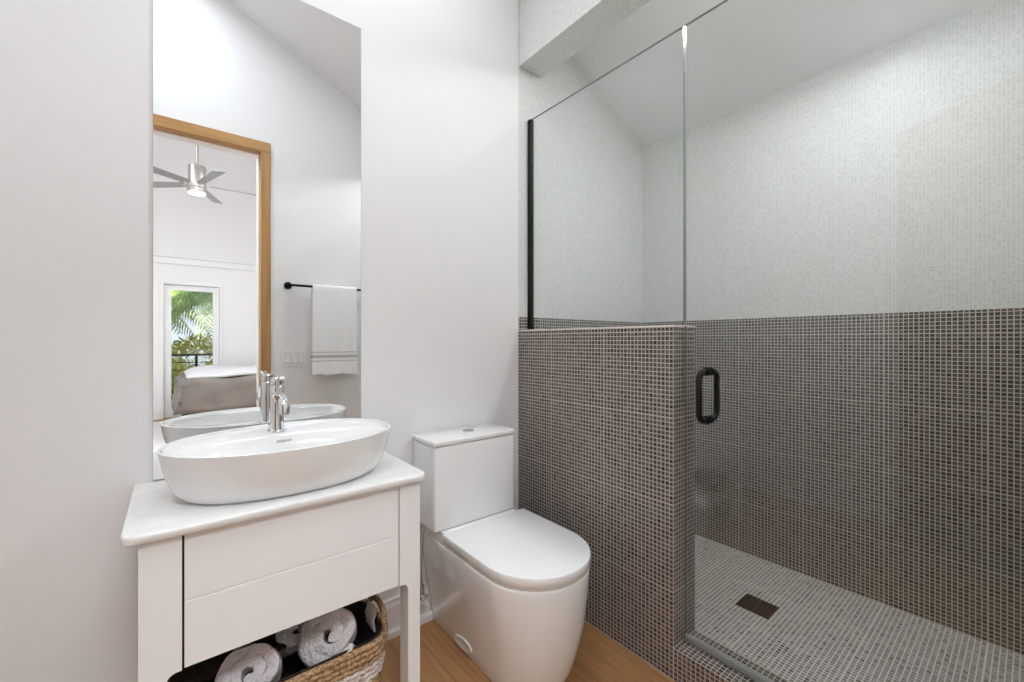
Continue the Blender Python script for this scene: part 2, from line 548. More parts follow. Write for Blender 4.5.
bm = B(); sloped(bm, XH0 - 0.003, XW, YB + 0.003, YB + 0.1); struct('wall_shower_back', bm, M['mosaic_wall'], origin=(XH1, YB + 0.003, 0.0))
bm = B(); bx(bm, XW, XW + 0.1, YF, YB + 0.1, 0.0, ceil_z(XW)); struct('wall_right', bm, M['mosaic_wall'], origin=(XW, YB, 0.0))
bm = B(); bx(bm, XL - 0.1, XL, YF, YB, 0.0, ceil_z(XL)); struct('wall_left', bm, M['wall'])
# doorway wall
DX0, DX1, DZ = -0.26, 0.476, 2.465
bm = B()
flatw(bm, -2.2, DX0 - 0.02, YF2, YF)
flatw(bm, DX1 + 0.02, XH1, YF2, YF)
flatw(bm, DX0 - 0.02, DX1 + 0.02, YF2, YF, DZ + 0.02)
struct('wall_front', bm, M['wall'])
bm = B(); flatw(bm, XH1, XW + 0.1, YF2, YF); struct('wall_shower_front', bm, M['mosaic_wall'], origin=(XH1, YF, 0.0))
# bedroom walls
BDX0, BDX1, BDZ = -0.085, 0.605, 2.03
bm = B()
flatw(bm, -2.2, BDX0, YBED - 0.12, YBED)
flatw(bm, BDX1, XW + 0.1, YBED - 0.12, YBED)
flatw(bm, BDX0, BDX1, YBED - 0.12, YBED, BDZ)
struct('wall_bedroom_far', bm, M['wall'])
bm = B(); bx(bm, -2.3, -2.2, YBED - 0.12, YF, 0, HB); struct('wall_bedroom_left', bm, M['wall'])
bm = B(); bx(bm, XW, XW + 0.1, YBED, YF2, 0, HB); struct('wall_bedroom_right', bm, M['wall'])
bm = B()
bx(bm, -2.2, XW, YBED, YBED + 0.035, 2.335, 2.43, 0.006); bx(bm, -2.2, XW, YBED, YBED + 0.055, 2.43, 2.455, 0.006)
struct('trim_1', bm, M['trim'])

# half wall, curb and header beam
bm = B(); bx(bm, XH0, XH1, YH, YB + 0.003, 0.0, ZH); struct('wall_partition', bm, M['mosaic_half'], origin=(XH0, YH, ZH - 0.0158 * 77))
bm = B()
bx(bm, XH0 - 0.0015, XH1 + 0.0015, YH - 0.0015, YB, ZH, ZH + 0.006, 0.001, 1)
struct('trim_2', bm, M['grout'])
bm = B(); bx(bm, XH0, XH1, YF, YH, 0.0, 0.113); struct('trim_3', bm, M['mosaic_half'], origin=(XH0, YH, 0.113))
bm = B()
prism(bm, [(XH0, 2.538), (XH1 + 0.005, 2.538), (XH1 + 0.005, ceil_z(XH1 + 0.005)), (XH0, ceil_z(XH0))], 1, YF, YB)
struct('trim_4', bm, M['mosaic_pale'], origin=(XH0, YF, 2.538))
# baseboards
def baseboard(name, x0, x1, y, s):
    b_ = B()
    prf = [(y, 0), (y - s * 0.024, 0), (y - s * 0.024, 0.022), (y - s * 0.014, 0.034), (y - s * 0.014, 0.118), (y - s * 0.009, 0.132), (y - s * 0.009, 0.142), (y, 0.147)]
    prism(b_, prf, 0, x0, x1)
    return struct(name, b_, M['trim'])
baseboard('baseboard_back', XL, XH0, YB, 1)
baseboard('baseboard_bedroom', -2.2, -0.135, YBED, -1)
baseboard('baseboard_front', 0.54, XH0, YF, -1)
bm = B()
prism(bm, [(XL, 0), (XL + 0.024, 0), (XL + 0.024, 0.022), (XL + 0.014, 0.034), (XL + 0.014, 0.118), (XL, 0.147)], 1, YF, YB - 0.025)
struct('baseboard_left', bm, M['trim'])

# doorway: oak lining, casing and a white stop
bm = B()
bx(bm, DX0 - 0.02, DX0, YF - 0.055, YF + 0.002, 0, DZ + 0.02)
bx(bm, DX1, DX1 + 0.02, YF - 0.055, YF + 0.002, 0, DZ + 0.02)
bx(bm, DX0 - 0.060, DX0, YF, YF + 0.019, 0, DZ, 0.003)
bx(bm, DX1, DX1 + 0.060, YF, YF + 0.019, 0, DZ + 0.0, 0.003)
tr5 = struct('trim_5', bm, M['oak'])
bm = B()
bx(bm, DX0, DX1, YF - 0.055, YF + 0.002, DZ, DZ + 0.02)
bx(bm, DX0 - 0.060, DX1 + 0.060, YF, YF + 0.019, DZ, DZ + 0.068, 0.003)
struct('trim_6', bm, M['oak_h'])
bm = B()
for y0, y1, e in ((YF2 - 0.001, YF - 0.055, 0.004), (YF2 - 0.018, YF2 - 0.001, 0.004)):
    w_ = 0.019 if y0 > YF2 - 0.01 else 0.06
    bx(bm, DX0 - w_, DX0 + e, y0, y1, 0, DZ + w_)
    bx(bm, DX1 - e, DX1 + w_, y0, y1, 0, DZ + w_)
    bx(bm, DX0 + e, DX1 - e, y0, y1, DZ - e, DZ + w_)
struct('trim_7', bm, M['trim'])

# open oak door leaf swung towards the left wall
dr = bpy.data.objects.new('door_1', None); COL.objects.link(dr); dr['kind'] = 'structure'
dr.location = (DX0 - 0.004, YF + 0.03, 0)
dr.rotation_euler = (0, 0, math.radians(127))
def local(name, bm, mats, parent, **k):
    return obj(name, bm, mats, parent, origin=(0, 0, 0), **k)
bm = B(); bx(bm, 0.0, 0.775, -0.02, 0.02, 0.008, DZ - 0.004, 0.002); local('door_panel', bm, M['oak_dark'], dr)
bm = B()
for s_ in (-1, 1):
    tube(bm, [(0.715, s_ * 0.02, 1.0), (0.715, s_ * 0.028, 1.0)], 0.026, 20)
    tube(bm, [(0.715, s_ * 0.024, 1.0), (0.715, s_ * 0.062, 1.0)], 0.009)
    tube(bm, [(0.72, s_ * 0.06, 1.0), (0.61, s_ * 0.06, 1.0)], 0.008)
local('door_handle', bm, M['black'], dr, smooth=True)

# glazed bedroom door to the balcony
bd = bpy.data.objects.new('door_2', None); COL.objects.link(bd); bd['kind'] = 'structure'
bd.location = (0.26, YBED, 0)
bm = B()
for x0, x1, z0, z1 in ((-0.13, -0.085, 0, 2.08), (0.605, 0.645, 0, 2.08), (-0.085, 0.605, 2.03, 2.08)):
    bx(bm, x0, x1, YBED, YBED + 0.022, z0, z1, 0.004)
obj('door_casing', bm, M['trim'], bd)
bm = B()
bx(bm, -0.083, 0.005, YBED - 0.075, YBED - 0.03, 0.01, 2.025, 0.004)
bx(bm, 0.52, 0.603, YBED - 0.075, YBED - 0.03, 0.01, 2.025, 0.004)
bx(bm, 0.005, 0.52, YBED - 0.075, YBED - 0.03, 1.945, 2.025, 0.004)
bx(bm, 0.005, 0.52, YBED - 0.075, YBED - 0.03, 0.01, 0.24, 0.004)
obj('door_frame', bm, M['trim'], bd)
bm = B(); bx(bm, 0.0, 0.525, YBED - 0.056, YBED - 0.050, 0.235, 1.95)
obj('glass_pane', bm, M['pane'], bd)

# ------------------------------------------------------------------ shower glass
XG = 1.416
def glass_sheet(name, y0, y1, z0, z1, parent, notch=None):
    b_ = B()
    bx(b_, XG - 0.005, XG + 0.005, y0, y1, z0, z1)
    b_.normal_update()
    for f in b_.faces:
        if abs(f.normal.x) < 0.5: f.material_index = 1
    return obj(name, b_, [M['glass'], M['glass_edge']], parent)
sg = thing('glass_panel', 'fixed clear glass panel standing on top of the brown mosaic half wall', 'glass panel', (XG, 1.2, ZH + 0.006))
glass_sheet('glass_sheet', YH, YB - 0.012, ZH + 0.009, 2.286, sg)
bm = B(); bx(bm, XG - 0.011, XG + 0.011, YB - 0.020, YB + 0.002, ZH + 0.007, 2.286)
o = obj('wall_channel', bm, M['black'], sg); o['label'] = 'black metal wall channel'
sd = thing('shower_door', 'frameless clear glass shower door with black pull handle above the tiled curb', 'shower door', (XG, 0.37, 0.113))
glass_sheet('glass_sheet', YF + 0.012, YH - 0.006, 0.136, 2.286, sd)
bm = B(); bx(bm, XG - 0.009, XG + 0.009, YF + 0.012, YH - 0.006, 0.1165, 0.1365, 0.003)
obj('bottom_seal', bm, M['seal'], sd)
bm = B()
hp = []
yc, zc, hw, hh, rr = 0.695, 0.985, 0.062, 0.082, 0.03
for cx_, cz_, a0 in ((hw - rr, hh - rr, 0), (-hw + rr, hh - rr, 90), (-hw + rr, -hh + rr, 180), (hw - rr, -hh + rr, 270)):
    for k in range(7):
        a = math.radians(a0 + 15 * k)
        hp.append((XG + cx_ + rr * math.cos(a), yc, zc + cz_ + rr * math.sin(a)))
loop_tube(bm, hp, 0.0098, 14)
for s_ in (-1, 1):
    for t_ in (-1, 1):
        tube(bm, [(XG + s_ * 0.0055, yc, zc + t_ * hh), (XG + s_ * 0.016, yc, zc + t_ * hh)], 0.0145, 18)
o = obj('pull_handle', bm, M['black'], sd, smooth=True); o['label'] = 'black double-sided pull handle'

# drain
dn = thing('floor_drain', 'square dark bronze drain grate set in the grey shower floor', 'drain', (1.962, 0.749, 0.029))
bm = B(); bx(bm, 1.900, 2.022, 0.684, 0.814, 0.027, 0.0325, 0.0015); obj('grate', bm, M['bronze'], dn)
bm = B()
for qx, qy in ((0, 1), (1, 0)):
    x0 = 1.905 + qx * 0.059; y0 = 0.690 + qy * 0.062
    for k in range(4):
        bx(bm, x0 + 0.004, x0 + 0.050, y0 + 0.004 + k * 0.014, y0 + 0.0115 + k * 0.014, 0.0315, 0.0330)
for qx, qy in ((0, 0), (1, 1)):
    x0 = 1.905 + qx * 0.059; y0 = 0.690 + qy * 0.062
    for k in range(7):
        bx(bm, x0 + 0.006 + k * 0.0065, x0 + 0.0075 + k * 0.0065, y0 + 0.006, y0 + 0.050, 0.0315, 0.0328)
obj('slots', bm, M['drain_hole'], dn)

# ------------------------------------------------------------------ mirror
mr = thing('wall_mirror', 'tall frameless rectangular mirror on the white wall above the vanity', 'mirror', (0.26, YB, 0.77))
bm = B(); bx(bm, -0.040, 0.560, YB - 0.006, YB - 0.0058, 0.767, 2.355); obj('mirror_glass', bm, M['mirror'], mr)
bm = B(); bx(bm, -0.0415, 0.5615, YB - 0.0057, YB - 0.0005, 0.7655, 2.3565); obj('backing', bm, M['mirror_edge'], mr)

# ------------------------------------------------------------------ vanity
VX0, VX1, VY0, VY1 = -0.054, 0.597, 1.190, 1.585
CT0, CT1 = 0.742, 0.762
va = thing('vanity', 'white washstand with a grooved drawer front and straight square legs under the oval basin', 'vanity', (0.27, 1.39, 0))
def leg(x0, x1, y0, y1, inner, parent):
    """front or back leg with the wider stile above and a rounded inner corner"""
    b_ = B()
    prof = []
    r_ = 0.018
    zt = 0.438
    if inner > 0:      # inner side is at larger x
        prof = [(x0, 0), (x1 - 0.027, 0), (x1 - 0.027, zt - r_)]
        for k in range(1, 6):
            a = PI - k / 5 * PI / 2
            prof.append((x1 - 0.027 + r_ + r_ * math.cos(a), zt - r_ + r_ * math.sin(a)))
        prof += [(x1, zt), (x1, CT0), (x0, CT0)]
    else:
        prof = [(x1, 0), (x1, CT0), (x0, CT0), (x0, zt)]
        for k in range(5, -1, -1):
            a = k / 5 * PI / 2
            prof.append((x0 + 0.027 - r_ + r_ * math.cos(a), zt - r_ + r_ * math.sin(a)))
        prof += [(x0 + 0.027, 0)]
    prism(b_, prof, 1, y0, y1)
    return obj('leg', b_, M['lacquer'], parent)
leg(VX0, 0.019, VY0, VY0 + 0.056, 1, va)
leg(0.531, VX1, VY0, VY0 + 0.056, -1, va)
leg(VX0, 0.019, VY1 - 0.05, VY1, 1, va)
leg(0.531, VX1, VY1 - 0.05, VY1, -1, va)
bm = B()
bx(bm, VX0 + 0.003, VX0 + 0.02, VY0 + 0.056, VY1 - 0.05, 0.44, CT0)
bx(bm, VX1 - 0.02, VX1 - 0.003, VY0 + 0.056, VY1 - 0.05, 0.44, CT0)
bx(bm, 0.019, 0.531, VY1 - 0.02, VY1 - 0.004, 0.44, CT0)
obj('side_panel', bm, M['lacquer'], va)
bm = B(); bx(bm, 0.0195, 0.5305, VY0 + 0.03, VY1 - 0.022, 0.4415, CT0 - 0.001); obj('carcass', bm, M['black_gap'], va)
dw = bpy.data.objects.new('drawer', None); COL.objects.link(dw); dw.parent = va
bm = B()
# drawer front with one V-groove
zg = 0.588
dpf = [(VY0 + 0.002, 0.4405), (VY0 + 0.002, zg - 0.0022), (VY0 + 0.0055, zg), (VY0 + 0.002, zg + 0.0022), (VY0 + 0.002, 0.7395), (VY0 + 0.024, 0.7395), (VY0 + 0.024, 0.4405)]
prism(bm, dpf, 0, 0.0235, 0.5278)
obj('drawer_front', bm, M['lacquer'], dw)
bm = B(); bx(bm, 0.04, 0.51, VY0 + 0.024, VY1 - 0.06, 0.447, 0.468); obj('drawer_bottom', bm, M['lacquer'], dw)
# counter
bm = B()
cx0, cx1, cy0, cy1 = -0.083, 0.618, 1.174, YB - 0.0015
cr = 0.033
poly = [(cx1, cy1), (cx0, cy1)]
for k in range(7):
    a = PI + k / 6 * PI / 2
    poly.append((cx0 + cr + cr * math.cos(a), cy0 + cr + cr * math.sin(a)))
for k in range(7):
    a = 1.5 * PI + k / 6 * PI / 2
    poly.append((cx1 - cr + cr * math.cos(a), cy0 + cr + cr * math.sin(a)))
def offs(p, d):
    c = Vector(((cx0 + cx1) / 2, (cy0 + cy1) / 2))
    return [(c.x + (q[0] - c.x) * (1 - d / 0.34), q[1] if q[1] > 1.5 else c.y + (q[1] - c.y) * (1 - d / 0.21)) for q in p]
rings = []
for z_, d_ in ((CT0, 0.003), (CT0 + 0.003, 0.0), (CT1 - 0.004, 0.0), (CT1 - 0.001, 0.0015), (CT1, 0.004)):
    rings.append([(x_, y_, z_) for x_, y_ in offs(poly, d_)])
loft(bm, rings)
obj('countertop', bm, M['quartz'], va, smooth=True, angle=50)

# ------------------------------------------------------------------ basin
BX, BY, RZ = 0.270, 1.383, 0.896
bs = thing('vessel_basin', 'oval white ceramic basin standing on the pale countertop', 'basin', (BX, BY, CT1))
def ell(cx_, cy_, a, b_, z_, n=96, p=2.15):
    pts = []
    for k in range(n):
        t_ = 2 * PI * k / n
        c_, s_ = math.cos(t_), math.sin(t_)
        pts.append((cx_ + a * math.copysign(abs(c_) ** (2 / p), c_), cy_ + b_ * math.copysign(abs(s_) ** (2 / p), s_), z_))
    return pts
bm = B()
R = []
A0, B0 = 0.298, 0.209
out = [(0.80, 0.70, 0.0), (0.825, 0.735, 0.0015), (0.862, 0.79, 0.010), (0.905, 0.875, 0.028), (0.942, 0.925, 0.055), (0.972, 0.963, 0.085), (0.992, 0.988, 0.118), (0.998, 0.998, 0.130), (0.999, 0.999, 0.1325)]
for fa, fb, z_ in out: R.append(ell(BX, BY, A0 * fa, B0 * fb, CT1 + z_))
R.append(ell(BX, BY, A0 - 0.0035, B0 - 0.0035, RZ))
R.append(ell(BX, BY, A0 - 0.007, B0 - 0.007, RZ - 0.0012))
R.append(ell(BX, BY, A0 - 0.0085, B0 - 0.0085, RZ - 0.006))
R.append(ell(BX, BY, A0 - 0.010, B0 - 0.011, RZ - 0.0085))
R.append(ell(BX, BY - 0.003, A0 - 0.014, B0 - 0.019, RZ - 0.0115))
R.append(ell(BX, BY - 0.052, A0 - 0.026, B0 - 0.071, RZ - 0.0125))
R.append(ell(BX, BY - 0.056, A0 - 0.033, B0 - 0.077, RZ - 0.019))
R.append(ell(BX, BY - 0.056, A0 - 0.055, B0 - 0.088, RZ - 0.055))
R.append(ell(BX, BY - 0.052, A0 - 0.090, B0 - 0.108, RZ - 0.090))
R.append(ell(BX, BY - 0.044, A0 - 0.150, B0 - 0.135, RZ - 0.104))
R.append(ell(BX, BY - 0.044, 0.03, 0.02, RZ - 0.107))
loft(bm, R)
obj('bowl', bm, M['ceramic'], bs, smooth=True, angle=70)
bm = B(); lathe(bm, [(0.0, 0.0), (0.022, 0.0), (0.0225, 0.003), (0.020, 0.005), (0.0, 0.0055)], (BX, BY - 0.044, RZ - 0.1075), 24); obj('drain_cap', bm, M['chrome'], bs, smooth=True)
# small worn grey maker's mark on the rear slope
tcur = bpy.data.curves.new('mark', 'FONT'); tcur.body = 'DURAVIT'; tcur.size = 0.0100; tcur.extrude = 0.0006; tcur.align_x = 'CENTER'; tcur.align_y = 'CENTER'
to = bpy.data.objects.new('mark', tcur); COL.objects.link(to)
bpy.context.view_layer.update()
tme = bpy.data.meshes.new_from_object(to.evaluated_get(bpy.context.evaluated_depsgraph_get()))
bpy.data.objects.remove(to)
tme.materials.append(M['logo'])
tob = bpy.data.objects.new('maker_mark', tme); COL.objects.link(tob); tob.parent = bs
tob.location = (0.002, 0.0700, RZ - CT1 - 0.034)
tob.rotation_euler = (math.radians(73), 0, 0)

# ------------------------------------------------------------------ faucet
FX, FY, FZ = 0.262, 1.520, RZ - 0.0122
fa = thing('basin_faucet', 'chrome single lever mixer tap on the back of the white basin', 'faucet', (FX, FY, FZ))
bm = B()
lathe(bm, [(0.0, 0.0), (0.0285, 0.0), (0.0285, 0.004), (0.0240, 0.007), (0.0215, 0.03), (0.0205, 0.10), (0.0205, 0.142), (0.018, 0.146), (0.0, 0.147)], (FX, FY, FZ), 36, sy=1.15)
obj('tap_body', bm, M['chrome'], fa, smooth=True, angle=35)
bm = B()
tube(bm, [(FX, FY - 0.008, FZ + 0.112), (FX, FY - 0.05, FZ + 0.110), (FX, FY - 0.095, FZ + 0.105), (FX, FY - 0.110, FZ + 0.098), (FX, FY - 0.116, FZ + 0.086), (FX, FY - 0.116, FZ + 0.072)], [0.017, 0.017, 0.0168, 0.0166, 0.0163, 0.016], 20)
sp_ = obj('spout', bm, M['chrome'], fa, smooth=True, angle=35)
bm = B(); tube(bm, [(FX, FY - 0.116, FZ + 0.074), (FX, FY - 0.116, FZ + 0.067)], 0.0140, 18); obj('aerator', bm, M['steel'], sp_, smooth=True)
bm = B()
lathe(bm, [(0.0, 0.148), (0.0205, 0.148), (0.0205, 0.166), (0.017, 0.171), (0.0, 0.172)], (FX, FY, FZ), 32, sy=1.1)
t = B(); bx(t, -0.009, 0.009, -0.088, 0.004, -0.005, 0.005, 0.004, 3)
merge(bm, t, 0, Matrix.Translation((FX, FY - 0.006, FZ + 0.160)) @ Matrix.Rotation(math.radians(-9), 4, 'X'))
obj('lever', bm, M['chrome'], fa, smooth=True, angle=35)

# ------------------------------------------------------------------ toilet
TX = 0.998
tl = thing('toilet', 'white close coupled toilet with a flat D shaped lid beside the mosaic half wall', 'toilet', (TX, 1.25, 0))
def dring(hw_, yf, yb, z_, cx_=TX, nf=28, rb=0.02, ry=None):
    """D outline: straight sides, rounded front, slightly rounded back corners"""
    ry = ry or hw_
    pts = []
    ycn = yf + ry
    for k in range(nf + 1):
        a = PI + PI * k / nf
        pts.append((cx_ + hw_ * math.cos(a), ycn + ry * math.sin(a), z_))
    for k in range(5):
        a = k / 4 * PI / 2
        pts.append((cx_ + hw_ - rb + rb * math.cos(a), yb - rb + rb * math.sin(a), z_))
    for k in range(5):
        a = PI / 2 + k / 4 * PI / 2
        pts.append((cx_ - hw_ + rb + rb * math.cos(a), yb - rb + rb * math.sin(a), z_))
    return pts
bm = B()
R = []
for hw_, yf, z_, ry in ((0.142, 1.000, 0.0, 0.15), (0.145, 0.994, 0.006, 0.153), (0.153, 0.972, 0.06, 0.160), (0.165, 0.948, 0.14, 0.170), (0.179, 0.932, 0.22, 0.181), (0.191, 0.924, 0.30, 0.191), (0.197, 0.920, 0.355, 0.197), (0.199, 0.918, 0.388, 0.199), (0.198, 0.919, 0.393, 0.198), (0.193, 0.925, 0.396, 0.193)):
    R.append(dring(hw_, yf, 1.585, z_, ry=ry, rb=0.012))
loft(bm, R)
bx(bm, TX - 0.197, TX + 0.158, 1.404, 1.590, 0.380, 0.4440, 0.004, 3)
obj('pan', bm, M['ceramic'], tl, smooth=True, angle=50)
bm = B()
loft(bm, [dring(0.194, 0.924, 1.392, 0.3965, rb=0.006), dring(0.197, 0.921, 1.394, 0.399, rb=0.006), dring(0.197, 0.921, 1.394, 0.404, rb=0.006), dring(0.195, 0.923, 1.392, 0.4055, rb=0.006)])
obj('seat', bm, M['plastic'], tl, smooth=True, angle=50)
bm = B()
loft(bm, [dring(0.199, 0.917, 1.404, 0.4062, rb=0.004), dring(0.2005, 0.9155, 1.406, 0.4075, rb=0.004), dring(0.2005, 0.9155, 1.406, 0.4365, rb=0.004), dring(0.1995, 0.9165, 1.405, 0.4385, rb=0.004), dring(0.1975, 0.9185, 1.404, 0.4395, rb=0.004)])
obj('lid', bm, M['plastic'], tl, smooth=True, angle=50)
bm = B(); bx(bm, 0.768, 1.156, 1.414, 1.594, 0.4455, 0.7675, 0.009, 3)
tk = obj('tank', bm, M['ceramic'], tl, smooth=True, angle=50)
bm = B(); bx(bm, 0.764, 1.160, 1.411, 1.597, 0.769, 0.789, 0.006, 3); obj('tank_lid', bm, M['ceramic'], tk, smooth=True, angle=50)
bm = B(); lathe(bm, [(0.0, 0.0), (0.024, 0.0), (0.024, 0.003), (0.021, 0.0045), (0.0, 0.0045)], (0.985, 1.515, 0.789), 32)
fb_ = obj('flush_button', bm, M['steel'], tk, smooth=True, angle=30)
bm = B()
t = B()
lathe(t, [(0.0, 0.0), (0.95, 0.0), (1.0, 0.3), (0.86, 1.0), (0.55, 0.85), (0.0, 0.7)], (0, 0, 0), 32)
merge(bm, t, 0, Matrix.Translation((TX - 0.1455, 1.335, 0.045)) @ Matrix.Rotation(math.radians(-8), 4, 'X') @ Matrix.Rotation(math.radians(-98), 4, 'Y') @ Matrix.Diagonal((0.026, 0.064, 0.011, 1)))
o = obj('bolt_cover', bm, M['plastic'], tl, smooth=True)

# water stop behind the toilet
wv = thing('water_valve', 'chrome stop valve with a braided hose on the wall behind the toilet', 'valve', (0.775, YB - 0.014, 0.16))
bm = B()
tube(bm, [(0.775, YB - 0.014, 0.16), (0.775, YB - 0.020, 0.16)], 0.030, 24)
tube(bm, [(0.775, YB - 0.018, 0.16), (0.775, YB - 0.085, 0.16)], 0.009)
tube(bm, [(0.775, YB - 0.075, 0.150), (0.775, YB - 0.075, 0.196)], 0.013, 16)
obj('valve_body', bm, M['steel'], wv, smooth=True)
bm = B(); t = B(); lathe(t, [(0.0, -0.006), (0.016, -0.006), (0.02, 0), (0.016, 0.006), (0, 0.006)], (0, 0, 0), 24)
merge(bm, t, 0, Matrix.Translation((0.775, YB - 0.10, 0.16)) @ Matrix.Rotation(PI / 2, 4, 'X') @ Matrix.Diagonal((1, 0.65, 1, 1))); obj('valve_handle', bm, M['chrome'], wv, smooth=True)
bm = B(); tube(bm, [(0.775, YB - 0.075, 0.19), (0.768, YB - 0.08, 0.26), (0.770, YB - 0.08, 0.34), (0.785, YB - 0.07, 0.41), (0.81, YB - 0.065, 0.455)], 0.0085); obj('hose', bm, M['steel'], wv, smooth=True)

# ------------------------------------------------------------------ basket and rolled towels
KX0, KX1, KY0, KY1, KH = -0.005, 0.525, 1.222, 1.475, 0.284
kb = thing('storage_basket', 'woven seagrass basket with a white band on the floor under the vanity', 'basket', (0.27, 1.345, 0))
def rrect(x0, x1, y0, y1, r_, z_, n=10):
    pts = []
    for cx_, cy_, a0 in ((x1 - r_, y1 - r_, 0), (x0 + r_, y1 - r_, 90), (x0 + r_, y0 + r_, 180), (x1 - r_, y0 + r_, 270)):
        for k in range(n):
            a = math.radians(a0 + 90 * k / (n - 1))
            zz = z_(cx_ + r_ * math.cos(a)) if callable(z_) else z_
            pts.append(Vector((cx_ + r_ * math.cos(a), cy_ + r_ * math.sin(a), zz)))
    return pts
def resample(pts, n):
    L_ = [0]
    P = pts + [pts[0]]
    for i in range(len(pts)): L_.append(L_[-1] + (P[i + 1] - P[i]).length)
    out_ = []; i = 0
    for k in range(n):
        s_ = L_[-1] * k / n
        while L_[i + 1] < s_: i += 1
        d_ = L_[i + 1] - L_[i]
        out_.append(P[i].lerp(P[i + 1], (s_ - L_[i]) / d_ if d_ > 1e-9 else 0))
    return out_
bm = B()
rows = 17
rh = KH / rows
for k in range(rows):
    zc_ = rh * (k + 0.5)
    tpr = 0.028 * (1 - k / rows)
    path = resample(rrect(KX0 + tpr, KX1 - tpr, KY0 + tpr, KY1 - tpr, 0.075, zc_), 150)
    wav = []
    cen = Vector(((KX0 + KX1) / 2, (KY0 + KY1) / 2, zc_))
    for i, p in enumerate(path):
        d_ = (p - cen); d_.z = 0; d_.normalize()
        q = p + d_ * 0.0028 * math.sin(i * 2 * PI / 3 + k * 2.1)
        q.z += 0.0016 * math.sin(i * 2 * PI / 3 + k * 1.3)
        wav.append(q)
    loop_tube(bm, wav, rh * 0.58, 8)
obj('woven_body', bm, M['basket'], kb, smooth=True, angle=80)
bm = B()
ins = 0.011
loft(bm, [resample(rrect(KX0 + ins + 0.028, KX1 - ins - 0.028, KY0 + ins + 0.028, KY1 - ins - 0.028, 0.065, 0.012), 90),
          resample(rrect(KX0 + ins, KX1 - ins, KY0 + ins, KY1 - ins, 0.065, KH + 0.002), 90),
          resample(rrect(KX0 + ins + 0.003, KX1 - ins - 0.003, KY0 + ins + 0.003, KY1 - ins - 0.003, 0.062, KH + 0.002), 90),
          resample(rrect(KX0 + ins + 0.031, KX1 - ins - 0.031, KY0 + ins + 0.031, KY1 - ins - 0.031, 0.06, 0.016), 90)])
obj('lining', bm, M['lining'], kb, smooth=True)
bm = B()
rim = resample(rrect(KX0 - 0.002, KX1 - 0.09, KY0 + 0.09, KY1, 0.075, KH + 0.006), 160)
back = [p for p in rim if p.y > 1.36 and p.x < 0.44]
back.sort(key=lambda p: (p.x if p.y > 1.44 else -0.2 + (p.y - 1.44)))
tube(bm, back, 0.0085, 10)
obj('dark_rim', bm, M['lining'], kb, smooth=True)
bm = B()
ym = 1.35
hpts = []
for k in range(13):
    a = PI * k / 12
    hpts.append((KX1 - 0.004 + 0.006 * math.sin(a), ym - 0.065 * math.cos(a), KH - 0.004 + 0.042 * math.sin(a)))
tube(bm, hpts, 0.009, 10)
obj('handle', bm, M['basket'], kb, smooth=True)
bm = B()
for k in range(5):
    a0 = ym - 0.03 + k * 0.015
    tube(bm, [(KX1 - 0.016, a0, KH + 0.026), (KX1 - 0.024, a0 + 0.005, KH - 0.005), (KX1 - 0.02, a0 + 0.003, KH - 0.04)], 0.004, 8)
obj('cord_tie', bm, M['fringe'], kb, smooth=True)

def towel_roll(name, label, c, length, rad, yaw, tilt, turns=2.6, seed=1, flat=0.9, mat='plush'):
    """a towel folded over and rolled: spiral sheet with puffy outer layer"""
    rnd = random.Random(seed)
    o_ = thing(name, label, 'towel', c, 'rolled towels in the basket')
    o_.rotation_euler = (tilt, 0, yaw)
    b_ = B()
    n = 110; m_ = 18
    th_ = (rad - 0.012) / turns * 0.99
    ph = [rnd.uniform(0, 6) for _ in range(6)]
    rings = []
    for j in range(m_ + 1):
        v_ = -0.5 + j / m_
        edge = min(1.0, (0.5 - abs(v_)) * 9)
        pull = 0.80 + 0.20 * math.sqrt(max(0.0, 1 - (1 - edge) ** 2))
        outer, inner = [], []
        for i in range(n + 1):
            s_ = i / n
            a = s_ * turns * 2 * PI
            r_ = 0.010 + (rad - 0.010) * s_ * (1 - 0.5 * 0.99 / turns)
            hwid = th_ * 0.47 * (0.80 + 0.20 * edge)
            bump = 0.004 * math.sin(3 * a + ph[0] + v_ * 5) + 0.004 * math.sin(7 * v_ * 3 + ph[1] + a) + 0.003 * math.sin(5 * a + v_ * 13 + ph[2])
            bump *= s_
            endp = min(1.0, s_ * 12, (1 - s_) * 14)
            hw2 = hwid * (0.25 + 0.75 * math.sqrt(max(0, 1 - (1 - endp) ** 2)))
            rc = (r_ + bump) * (0.93 + 0.07 * pull)
            yv = v_ * length + 0.006 * math.sin(a * 1.0 + ph[3]) * (1 if v_ > 0 else -1)
            for lst, rr_ in ((outer, rc + hw2), (inner, max(0.002, rc - hw2))):
                lst.append(Vector((rr_ * math.cos(a + ph[4]), yv, rr_ * math.sin(a + ph[4]) * flat)))
        rings.append(outer + list(reversed(inner)))
    loft(b_, rings)
    local('towel_roll', b_, [M[mat]], o_, smooth=True, angle=75)
    return o_
towel_roll('rolled_towel', 'plush white rolled towel at the front left of the basket', (0.176, 1.347, 0.252), 0.18, 0.092, math.radians(-14), math.radians(-40), 2.3, 3)
towel_roll('rolled_towel', 'largest plush white rolled towel at the right end of the basket', (0.382, 1.350, 0.272), 0.18, 0.099, math.radians(-20), math.radians(-36), 2.2, 5)
towel_roll('rolled_towel', 'plush white rolled towel in the middle of the basket behind the front ones', (0.280, 1.428, 0.268), 0.14, 0.056, math.radians(6), math.radians(-40), 2.2, 8)
